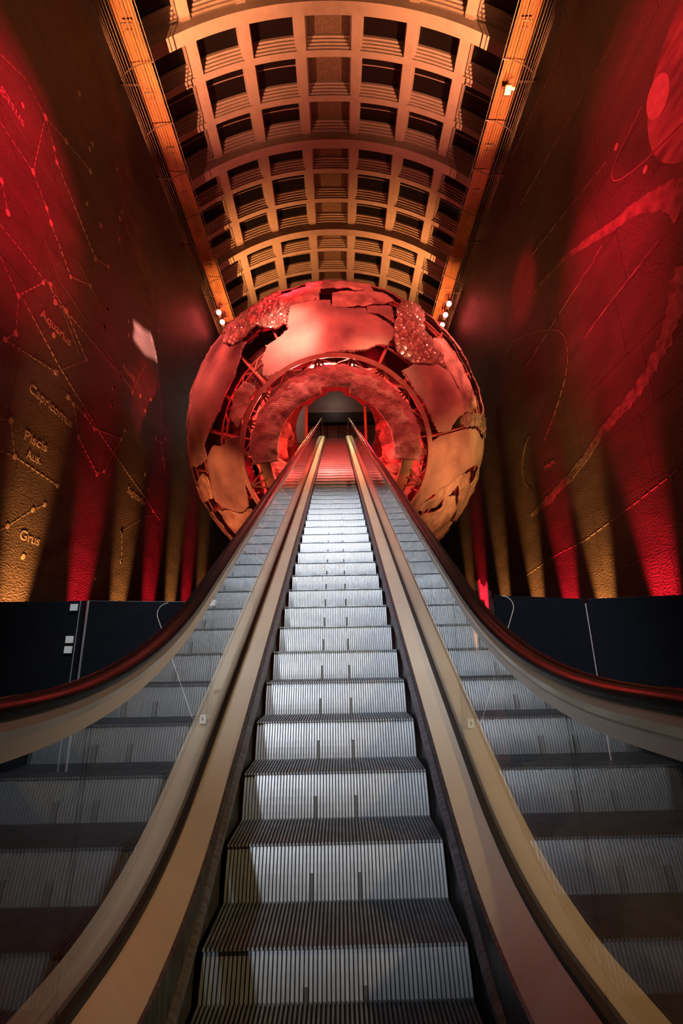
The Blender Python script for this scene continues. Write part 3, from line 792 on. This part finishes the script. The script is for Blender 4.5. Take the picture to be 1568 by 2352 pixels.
for s in (-1, 1):
    bal = esc
    run(lambda y: [(s * 0.600, y, zDi(y)), (s * 0.750, y, zDo(y)), (s * 0.750, y, zDo(y) - 0.03), (s * 0.612, y, zDi(y) - 0.03)], 'inner_deck', DECK)
    run(lambda y: [(s * 0.604, y, zDi(y) + 0.002), (s * 0.590, y, zDi(y) - 0.004), (s * 0.566, y, zN(y) - 0.30), (s * 0.612, y, zN(y) - 0.30), (s * 0.612, y, zDi(y) - 0.02)], 'skirt_panel', SKIRT)
    run(lambda y: [(s * 0.592, y, zN(y) + 0.085), (s * 0.560, y, zN(y) + 0.070), (s * 0.556, y, zN(y) + 0.045), (s * 0.590, y, zN(y) + 0.045)], 'brush_strip', mat('brush_strip', (0.045, 0.047, 0.055), (0.10, 0.105, 0.12), 7, 0.45, stretch=(1, 10, 1)))
    run(lambda y: [(s * 0.742, y, zDo(y) - 0.01), (s * 0.742, y, zDo(y) + 0.022), (s * 0.788, y, zDo(y) + 0.022), (s * 0.788, y, zDo(y) - 0.01)], 'glass_gasket', BLACK)
    run(lambda y: [(s * 0.780, y, zDo(y)), (s * 0.935, y, zDo(y) - 0.012), (s * 0.935, y, zDo(y) - 0.05), (s * 0.780, y, zDo(y) - 0.04)], 'outer_deck', DECK)
    run(lambda y: [(s * 0.930, y, zDo(y) - 0.04), (s * 0.930, y, max(0.0, zDo(y) - 1.15)), (s * 0.90, y, max(0.0, zDo(y) - 1.15)), (s * 0.90, y, zDo(y) - 0.04)], 'outer_cladding', CLAD)
    # glass panels with open vertical joints
    cuts = [0.32, 1.62] + [3.02 + 1.42 * i for i in range(16)] + [26.0]
    for a, b in zip(cuts[:-1], cuts[1:]):
        ys = [a + 0.004 + (b - a - 0.008) * i / 10 for i in range(11)]
        run(lambda y: [(s * 0.757, y, zDo(y)), (s * 0.769, y, zDo(y)), (s * 0.769, y, zRail(y) - 0.10), (s * 0.757, y, zRail(y) - 0.10)], 'glass_panel', GLASS, ys)
    # handrail guide and rail; the newel loops close both ends
    path = []
    for k in range(9):
        a = PI * 1.5 - PI * k / 8
        path.append((0.55 + 0.42 * math.cos(a) * 0.9, 1.262 - 0.42 + 0.42 * math.sin(a)))
    path = [p for p in path if p[1] < 1.25] + [(y, zRail(y)) for y in YS if y > 0.58] + [(26.05 + 0.38 * math.sin(PI * k / 8), Z_TOP + 0.83 + 0.42 * math.cos(PI * k / 8)) for k in range(9)]

    def along(prof, name, material, smooth):
        secs = []
        for i, p in enumerate(path):
            q0, q1 = path[max(i - 1, 0)], path[min(i + 1, len(path) - 1)]
            t = Vector((q1[0] - q0[0], q1[1] - q0[1])).normalized()
            n_ = Vector((-t.y, t.x))
            secs.append([(s * (0.763 + px), p[0] + n_.x * pz, p[1] + n_.y * pz) for (px, pz) in prof])
        return fix_normals(MB().sweep(secs).obj(name, material, esc, smooth))
    along([(0.047 * math.cos(2 * PI * k / 18), 0.012 + 0.030 * math.sin(2 * PI * k / 18)) for k in range(18)], 'handrail', RUBBER, True)
    along([(-0.030, -0.010), (0.030, -0.010), (0.036, -0.030), (0.030, -0.052), (-0.030, -0.052), (-0.036, -0.030)], 'handrail_guide', GUIDE, False)
    along([(-0.024, -0.05), (0.024, -0.05), (0.022, -0.100), (-0.022, -0.100)], 'guide_fascia', FASCIA, False)

for s in (-1, 1):
    MB().box((min(s * 0.752, s * 0.774), 26.0, zDo(26.0) + 0.25), (max(s * 0.752, s * 0.774), 26.03, Z_TOP + 1.12)).obj('edge_glow_strip', mat('painted_edge_glow', (0.85, 0.80, 0.25), rough=0.3), esc)  # bright yellow colour stands in for the glow of edge-lit glass

# clear anti-climb plates standing on the outer decks
for side, s, yy in (('left', -1, 3.31), ('right', 1, 3.23)):
    a = thing('acrylic_barrier', 'clear acrylic plate with rounded corner clipped beside the %s handrail' % side, 'barrier', (s * 0.86, yy, zDo(yy)), 'anti-climb plates beside the handrails')
    z0 = zDo(yy) + 0.03
    out = [(0.80, z0), (0.93, z0)]
    for k in range(9):
        q = -R(20) + R(110) * k / 8
        out.append((1.15 + 0.07 * math.cos(q), 1.655 + 0.07 * math.sin(q)))
    out += [(0.845, 1.725), (0.825, 1.50)]
    n = len(out)
    fr = [(s * x, yy - 0.004, z) for x, z in out]
    bk = [(s * x, yy + 0.004, z) for x, z in out]
    fix_normals(MB().add(fr + bk, [tuple(range(n)), tuple(range(2 * n - 1, n - 1, -1))]).obj('sheet', ACRYL, a))
    MB().tube(fr[0:n - 2] , 0.0024, 5).obj('polished_edge', EDGE, a)
    MB().box((min(s * 0.835, s * 0.875), yy - 0.03, zDo(yy) + 0.0), (max(s * 0.835, s * 0.875), yy - 0.006, zDo(yy) + 0.05)).obj('clip', TAPE, a)
    MB().tube([(s * 0.855, yy - 0.033, zDo(yy) + 0.018), (s * 0.858, yy - 0.033, zDo(yy) + 0.038)], 0.004, 5).obj('clip_mark', INK, a)
    MB().box((min(s * 0.82, s * 0.86), yy - 0.02, 1.70), (max(s * 0.82, s * 0.86), yy + 0.02, 1.74)).obj('top_clip', TAPE, a)

# ------------------------------------------------------------------ dark felt screens on the floor beside the escalator
def screen(x0, y0, x1, y1, h0, h1, label):
    t = thing('felt_screen', label, 'screen', ((x0 + x1) / 2, (y0 + y1) / 2, 0), 'dark felt screens beside the escalator')
    d = Vector((x1 - x0, y1 - y0)).normalized()
    n = Vector((-d.y, d.x)) * 0.02
    v = []
    for (x, y, h) in ((x0, y0, h0), (x1, y1, h1)):
        for sg in (-1, 1):
            for z in (0.0, h):
                v.append((x + n.x * sg, y + n.y * sg, z))
    o = fix_normals(MB().add(v, [(0, 1, 5, 4), (2, 6, 7, 3), (0, 2, 3, 1), (4, 5, 7, 6), (1, 3, 7, 5), (0, 4, 6, 2)]).obj('felt_board', NAVY, t))
    MB().tube([(x0, y0 - 0.0, h0), (x1, y1, h1)], 0.006, 4).obj('top_trim', SILVER if 'silver' in label else BLACK, t)
    return t


s1 = screen(-5.9, 6.55, -3.42, 6.5, 2.10, 2.085, 'navy felt screen at far left with white tape tabs on its edge')
s2 = screen(-3.37, 6.5, -1.35, 6.52, 2.085, 2.03, 'navy felt screen left of the handrail with a silver edge strip')
for z in (0.05,):
    MB().tube([(-3.37, 6.47, 0.0), (-3.37, 6.47, 2.09)], 0.014, 6).obj('edge_strip', SILVER, s2)
    MB().tube([(-3.475, 6.47, 0.0), (-3.475, 6.47, 2.09)], 0.007, 6).obj('edge_strip', SILVER, s1)
for z in (2.0, 1.58, 1.45):
    MB().box((-3.60, 6.455, z - 0.045), (-3.50, 6.47, z + 0.045)).obj('tape_tab', TAPE, s1)
s3 = screen(2.165, 6.5, 3.39, 6.5, 2.06, 1.99, 'dark navy screen right of the handrail, beside the red wall gap')
s4 = screen(3.425, 6.462, 4.75, 5.75, 1.985, 1.96, 'dark navy screen at far right angled towards the viewer')
MB().tube([(3.40, 6.468, 0.0), (3.40, 6.468, 1.93)], 0.009, 5).obj('seam', SILVER, s3)

# ------------------------------------------------------------------ the globe
GC = Vector((0.03, 16.314, 7.635 + HC))
GR = 5.4
AX = Vector((0, -math.cos(R(30)), -math.sin(R(30))))     # towards the foot of the escalator
E1 = Vector((1, 0, 0))
E2 = Vector((0, -math.sin(R(30)), math.cos(R(30))))
globe = thing('globe_sculpture', 'huge hollow metal globe of torn plates glowing red around the escalator', 'sculpture', tuple(GC))


def gpt(r, th, ph):
    return GC + (AX * math.cos(th) + (E1 * math.sin(ph) + E2 * math.cos(ph)) * math.sin(th)) * r


def gax(sx, r, ph):
    """point at distance sx along the axis, radius r, azimuth ph (0 = up)"""
    return GC + AX * sx + (E1 * math.sin(ph) + E2 * math.cos(ph)) * r


AXn, E1n, E2n, GCn = (np.array(v_) for v_ in (AX, E1, E2, GC))
rng = np.random.default_rng(11)


def vnoise(P, freq, seed):
    """cheap value noise on 3D points, range about -1..1"""
    g = np.random.default_rng(seed).uniform(-1, 1, (17, 17, 17))
    q = P * freq + 100.0
    i = np.floor(q).astype(int)
    f = q - i
    f = f * f * (3 - 2 * f)
    out = 0
    for a in (0, 1):
        for b in (0, 1):
            for c in (0, 1):
                wgt = (f[..., 0] if a else 1 - f[..., 0]) * (f[..., 1] if b else 1 - f[..., 1]) * (f[..., 2] if c else 1 - f[..., 2])
                out = out + wgt * g[(i[..., 0] + a) % 17, (i[..., 1] + b) % 17, (i[..., 2] + c) % 17]
    return out


def fbm(P, freq, seed, oct_=4):
    s_, a_ = 0, 1.0
    for k in range(oct_):
        s_ = s_ + a_ * vnoise(P, freq * 2 ** k, seed + k)
        a_ *= 0.5
    return s_


def inside(px, py, poly):
    r_ = np.zeros(px.shape, bool)
    n = len(poly)
    for i in range(n):
        x0, y0 = poly[i]
        x1, y1 = poly[(i + 1) % n]
        c = ((y0 > py) != (y1 > py))
        with np.errstate(divide='ignore', invalid='ignore'):
            xi = (x1 - x0) * (py - y0) / (y1 - y0 + 1e-12) + x0
        r_ ^= c & (px < xi)
    return r_


DT, DP = 0.42, 0.60
th = np.radians(np.arange(29.2, 151.0, DT))
ph = np.radians(np.arange(-180.0, 180.01, DP))
TH, PHI = np.meshgrid(th, ph, indexing='ij')
DIR = (np.cos(TH)[..., None] * AXn + np.sin(TH)[..., None] * (np.sin(PHI)[..., None] * E1n + np.cos(PHI)[..., None] * E2n))
tc, pc_ = (th[:-1] + th[1:]) / 2, (ph[:-1] + ph[1:]) / 2
TCc, PCc = np.meshgrid(tc, pc_, indexing='ij')
DC = (np.cos(TCc)[..., None] * AXn + np.sin(TCc)[..., None] * (np.sin(PCc)[..., None] * E1n + np.cos(PCc)[..., None] * E2n))
jt = fbm(DC * GR, 1.1, 1, 5) * 0.65
jp = fbm(DC * GR, 1.1, 40, 5) * 0.65
qt, qp = np.degrees(TCc) + jt, np.degrees(PCc) + jp / np.maximum(np.sin(TCc), .4)
lab = np.full(TCc.shape, -1)
for i, (nm, kd, poly) in enumerate(PLATES):
    lab[inside(qt, qp, poly)] = i
# the side turned away from the entrance: broad plates with cracks between them
va = VIEW_AXIS
vaxis = AXn * va[0] + E1n * va[1] + E2n * va[2]
cosg = DC @ vaxis
seeds = rng.normal(size=(26, 3))
seeds /= np.linalg.norm(seeds, axis=1)[:, None]
DJ = DC + np.stack([jt, jp, -jt], -1) * 0.03
ds = DJ @ seeds.T
o2 = np.sort(ds, axis=-1)
crack = (o2[..., -1] - o2[..., -2]) < 0.018
back = cosg < math.cos(R(75))
kb = np.argmax(ds, axis=-1)
lab[back] = np.where(crack[back], -1, 100 + kb[back])

NPH = len(ph)
for i in list(range(len(PLATES))) + [100 + k for k in range(26)]:
    sel = np.argwhere(lab == i)
    if len(sel) < 6:
        continue
    kd = PLATES[i][1] if i < 100 else 'rough'
    a, b = sel[:, 0], sel[:, 1]
    quads = np.stack([a * NPH + b, a * NPH + b + 1, (a + 1) * NPH + b + 1, (a + 1) * NPH + b], 1)
    ids, inv = np.unique(quads, return_inverse=True)
    d = DIR.reshape(-1, 3)[ids]
    if kd == 'smooth':
        rr = GR + 0.018 * fbm(d * GR, 0.9, 70 + i, 3)
    elif kd == 'rough':
        rr = GR + 0.01 + 0.05 * fbm(d * GR, 2.2, 90 + i, 4)
    else:
        nz = fbm(d * GR, 2.6, 120 + i, 4)
        rr = GR + 0.02 + 0.07 * np.abs(nz)
    V = GCn + d * rr[:, None]
    me = bpy.data.meshes.new('shell_plate')
    me.from_pydata(V.tolist(), [], inv.reshape(-1, 4).tolist())
    me.materials.append({'smooth': PLATE_S, 'rough': PLATE_R, 'crumple': PLATE_C}[kd])
    me.polygons.foreach_set('use_smooth', [kd != 'crumple'] * len(me.polygons))
    me.update()
    o = link('shell_plate', me, globe)
    sm = o.modifiers.new('thickness', 'SOLIDIFY')
    sm.thickness = 0.05
    sm.offset = -1 if me.polygons and me.polygons[0].normal.dot(me.polygons[0].center - GC) > 0 else 1

# dark inner crust, hollow around the tunnel
t_in = np.radians(np.arange(33, 148, 2.0))
p_in = np.radians(np.arange(0, 360, 4.0))
T2, P2 = np.meshgrid(t_in, p_in, indexing='ij')
D2 = np.cos(T2)[..., None] * AXn + np.sin(T2)[..., None] * (np.sin(P2)[..., None] * E1n + np.cos(P2)[..., None] * E2n)
V2 = GCn + D2 * (4.72 + 0.12 * fbm(D2 * 5, 1.2, 5, 3))[..., None]
n1, n2 = T2.shape
fs = [(i * n2 + k, i * n2 + (k + 1) % n2, (i + 1) * n2 + (k + 1) % n2, (i + 1) * n2 + k) for i in range(n1 - 1) for k in range(n2)]
MB().add(V2.reshape(-1, 3).tolist(), fs).obj('inner_crust', DARKROCK, globe, True)

# lattice girders between shell and crust: meridians and hoops
for k in range(20):
    p0 = R(9 + 18 * k)
    if abs(((9 + 18 * k + 180) % 360) - 180) > 150:
        pass
    b = MB()
    N = 18
    up_, lo_ = [], []
    for j in range(N + 1):
        t = R(30.5 + 66 * j / N)
        up_.append(gpt(5.27, t, p0))
        lo_.append(gpt(4.92, t, p0))
    b.tube(up_, 0.035, 5)
    b.tube(lo_, 0.03, 5)
    for j in range(N):
        b.tube([lo_[j], up_[j + 1]] if j % 2 else [up_[j], lo_[j + 1]], 0.018, 4)
    b.obj('truss_rib', TRUSS, globe)
for tdeg in (38, 52, 67, 82):
    b = MB()
    N = 72
    up_ = [gpt(5.24, R(tdeg), 2 * PI * j / N) for j in range(N)]
    lo_ = [gpt(5.10, R(tdeg + 4.5), 2 * PI * j / N) for j in range(N)]
    b.tube(up_, 0.035, 5, closed=True)
    b.tube(lo_, 0.03, 5, closed=True)
    for j in range(N):
        b.tube([up_[j], lo_[(j + 1) % N]] if j % 2 else [lo_[j], up_[(j + 1) % N]], 0.02, 4)
    b.obj('truss_hoop', TRUSS, globe)

# entrance ring with fans of struts
b = MB()
N = 96
secs = []
for j in range(N + 1):
    p = 2 * PI * j / N
    secs.append([gax(4.74, 2.60, p), gax(4.74, 2.72, p), gax(4.60, 2.72, p), gax(4.60, 2.60, p)])
ring = fix_normals(b.sweep(secs, cap=False).obj('entrance_ring', RINGM, globe))
for k in range(18):
    p0 = R(10 + 20 * k)
    b = MB()
    b.tube([gax(4.68, 2.63, p0), gax(4.40, 2.18, p0)], 0.032, 5)
    for sg in (-1, 1):
        b.tube([gax(4.68, 2.63, p0), gax(4.40, 2.22, p0 + sg * R(6.5))], 0.028, 5)
        b.tube([gax(4.68, 2.63, p0), gax(4.20, 2.50, p0 + sg * R(8))], 0.02, 5)
    fan = b.obj('strut_fan', TRUSS, globe)
# coarse crust collar: the upper three quarters of a ring, cut straight below
collar = []
NA, NRr = 150, 22
a_lo, a_hi = R(-97), R(96)
r0n = np.linspace(0, 1, NRr)
vs = []
for face in (1, 0):
    for i in range(NA + 1):
        p = a_lo + (a_hi - a_lo) * i / NA
        for j in range(NRr):
            ri_ = 1.845 if abs(p) < R(13) else 1.68
            rr = ri_ + (2.43 - ri_) * r0n[j]
            sx = 4.66 - 0.30 * (r0n[j] - 0.55) ** 2 if face else 4.28
            notch = 0.0
            vs.append(gax(sx, rr, p))
vs = np.array(vs)
nz = fbm(vs, 3.2, 7, 4)[:, None]
half = (NA + 1) * NRr
vs[:half] += AXn * nz[:half] * 0.05
edge = np.zeros(len(vs))
rad = np.tile(np.tile(r0n, NA + 1), 2)
ctr = GCn + ((vs - GCn) @ AXn)[:, None] * AXn
dirr = vs - ctr
dirr /= np.linalg.norm(dirr, axis=1)[:, None]
vs += dirr * (fbm(vs, 4.0, 19, 3) * 0.06 * (rad > 0.8))[:, None]
fs = []
for i in range(NA):
    for j in range(NRr - 1):
        a = i * NRr + j
        fs.append((a, a + 1, a + NRr + 1, a + NRr))
        fs.append((half + a, half + a + NRr, half + a + NRr + 1, half + a + 1))
    for j in (0, NRr - 1):
        a = i * NRr + j
        fs.append((a, a + NRr, half + a + NRr, half + a))
for i in (0, NA):
    for j in range(NRr - 1):
        a = i * NRr + j
        fs.append((a, half + a, half + a + 1, a + 1))
fix_normals(MB().add(vs.tolist(), fs).obj('crust_collar', FURRY, globe, True))
# plain brown ring carrying the collar
secs = []
for j in range(N + 1):
    p = 2 * PI * j / N
    secs.append([gax(4.40, 1.94, p), gax(4.42, 1.98, p), gax(4.40, 2.25, p), gax(4.20, 2.25, p), gax(4.20, 1.94, p)])
fix_normals(MB().sweep(secs, cap=False).obj('brown_ring', mat('bronze_ring', (0.36, 0.22, 0.12), (0.44, 0.28, 0.16), 5, 0.4), globe))

# rocky tunnel lining
s_in = np.linspace(4.15, -4.35, 90)
p_in = np.radians(np.arange(0, 360, 3.0))
S2, P2 = np.meshgrid(s_in, p_in, indexing='ij')
RB = 2.62
V2 = GCn + S2[..., None] * AXn + RB * (np.sin(P2)[..., None] * E1n + np.cos(P2)[..., None] * E2n)
rr = RB + 0.34 * fbm(V2, 0.8, 33, 4)
V2 = GCn + S2[..., None] * AXn + rr[..., None] * (np.sin(P2)[..., None] * E1n + np.cos(P2)[..., None] * E2n)
n1, n2 = S2.shape
fs = [(i * n2 + k, i * n2 + (k + 1) % n2, (i + 1) * n2 + (k + 1) % n2, (i + 1) * n2 + k) for i in range(n1 - 1) for k in range(n2)]
MB().add(V2.reshape(-1, 3).tolist(), fs).obj('rock_lining', ROCK, globe, False)


def boulder(c, r, name, material, seed, squash=(1, 1, 1)):
    n = 14
    bb = MB()
    ball(bb, (0, 0, 0), 1.0, n)
    P = np.array([tuple(v_) for v_ in bb.v])
    k = 1 + 0.28 * fbm(P, 1.3, seed, 3)
    P = P * k[:, None] * r * np.array(squash) + np.array(c)
    bb.v = [tuple(v_) for v_ in P]
    return bb.obj(name, material, globe, False)


for i, (sx, r_, pd, sz) in enumerate(((2.6, 2.15, 118, 0.55), (1.0, 2.2, 104, 0.5), (3.3, 2.2, 128, 0.5), (-1.0, 2.2, 92, 0.45), (-2.5, 2.2, 84, 0.4), (0.2, 2.2, 122, 0.6),
                                      (2.4, 2.25, -112, 0.5), (0.6, 2.25, -98, 0.5), (-1.2, 2.2, -84, 0.45), (-2.7, 2.2, -96, 0.4), (1.6, 2.2, -126, 0.55))):
    p = gax(sx, r_, R(pd))
    boulder(tuple(p), sz, 'boulder', ROCK, 200 + i, (1, 1.1, 0.9))

# far portal: red frame with a notch on top, two posts, pale side screens
N = 180
secs = []
for j in range(N + 1):
    p = 2 * PI * j / N
    dd = abs(((math.degrees(p) + 180) % 360) - 180)
    ri = 1.84 if dd < 13 else (1.71 if dd < 50 else 1.90)
    secs.append([gax(-4.45, ri, p), gax(-4.45, 2.75, p), gax(-4.75, 2.75, p), gax(-4.75, ri, p)])
portal = fix_normals(MB().sweep(secs, cap=False).obj('portal_frame', PORTAL, globe))
secs = []
for j in range(N + 1):
    p = 2 * PI * j / N
    secs.append([gax(-4.2, 2.14, p), gax(-4.2, 2.5, p), gax(-4.4, 2.5, p), gax(-4.4, 2.14, p)])
fix_normals(MB().sweep(secs, cap=False).obj('portal_ring', mat('portal_ring_red', (0.30, 0.03, 0.03), rough=0.5), globe))
for x in (-1.37, 1.45):
    pb = MB().box((x - 0.06, 20.26, 10.0), (x + 0.06, 20.36, 12.62)).obj('portal_post', mat('orange_post', (0.62, 0.24, 0.10), rough=0.5), portal)

# lamps inside the globe
for sx, r_, pd, e, c in ((3.75, 2.30, -26, 300, (1.0, 0.22, 0.17)), (3.75, 2.30, -8, 300, (1.0, 0.22, 0.17)), (3.75, 2.3, 10, 160, (1.0, 0.16, 0.12)), (3.75, 2.3, -55, 80, ROSE), (1.5, 1.6, -70, 110, (1.0, 0.06, 0.02)), (1.5, 1.6, 70, 110, RED), (-1.5, 1.6, -60, 55, (1.0, 0.10, 0.03)), (-1.5, 1.6, 60, 55, RED),
                         (2.4, 1.7, -120, 90, RED), (2.4, 1.7, 118, 240, (1.0, 0.06, 0.05)), (-3.2, 1.5, 0, 30, (1.0, 0.03, 0.03))):
    point('tunnel_lamp', tuple(gax(sx, r_, R(pd))), c, e, 0.08)
for pd, e in ((-60, 40), (60, 14), (-100, 26), (110, 26), (-25, 34), (25, 10)):
    point('crust_lamp', tuple(gax(4.0, 3.05, R(pd))), RED, e, 0.08)
spot('landing_light', (0.0, 25.2, 17.2), (0.0, 23.4, 12.6), (1.0, 0.62, 0.22), 420, 80, 0.8, 0.1)
point('landing_fill', (-3.6, 25.4, 15.6), (1.0, 0.85, 0.75), 40, 0.2)
point('landing_fill', (0.0, 26.8, 17.0), (1.0, 0.8, 0.65), 25, 0.2)
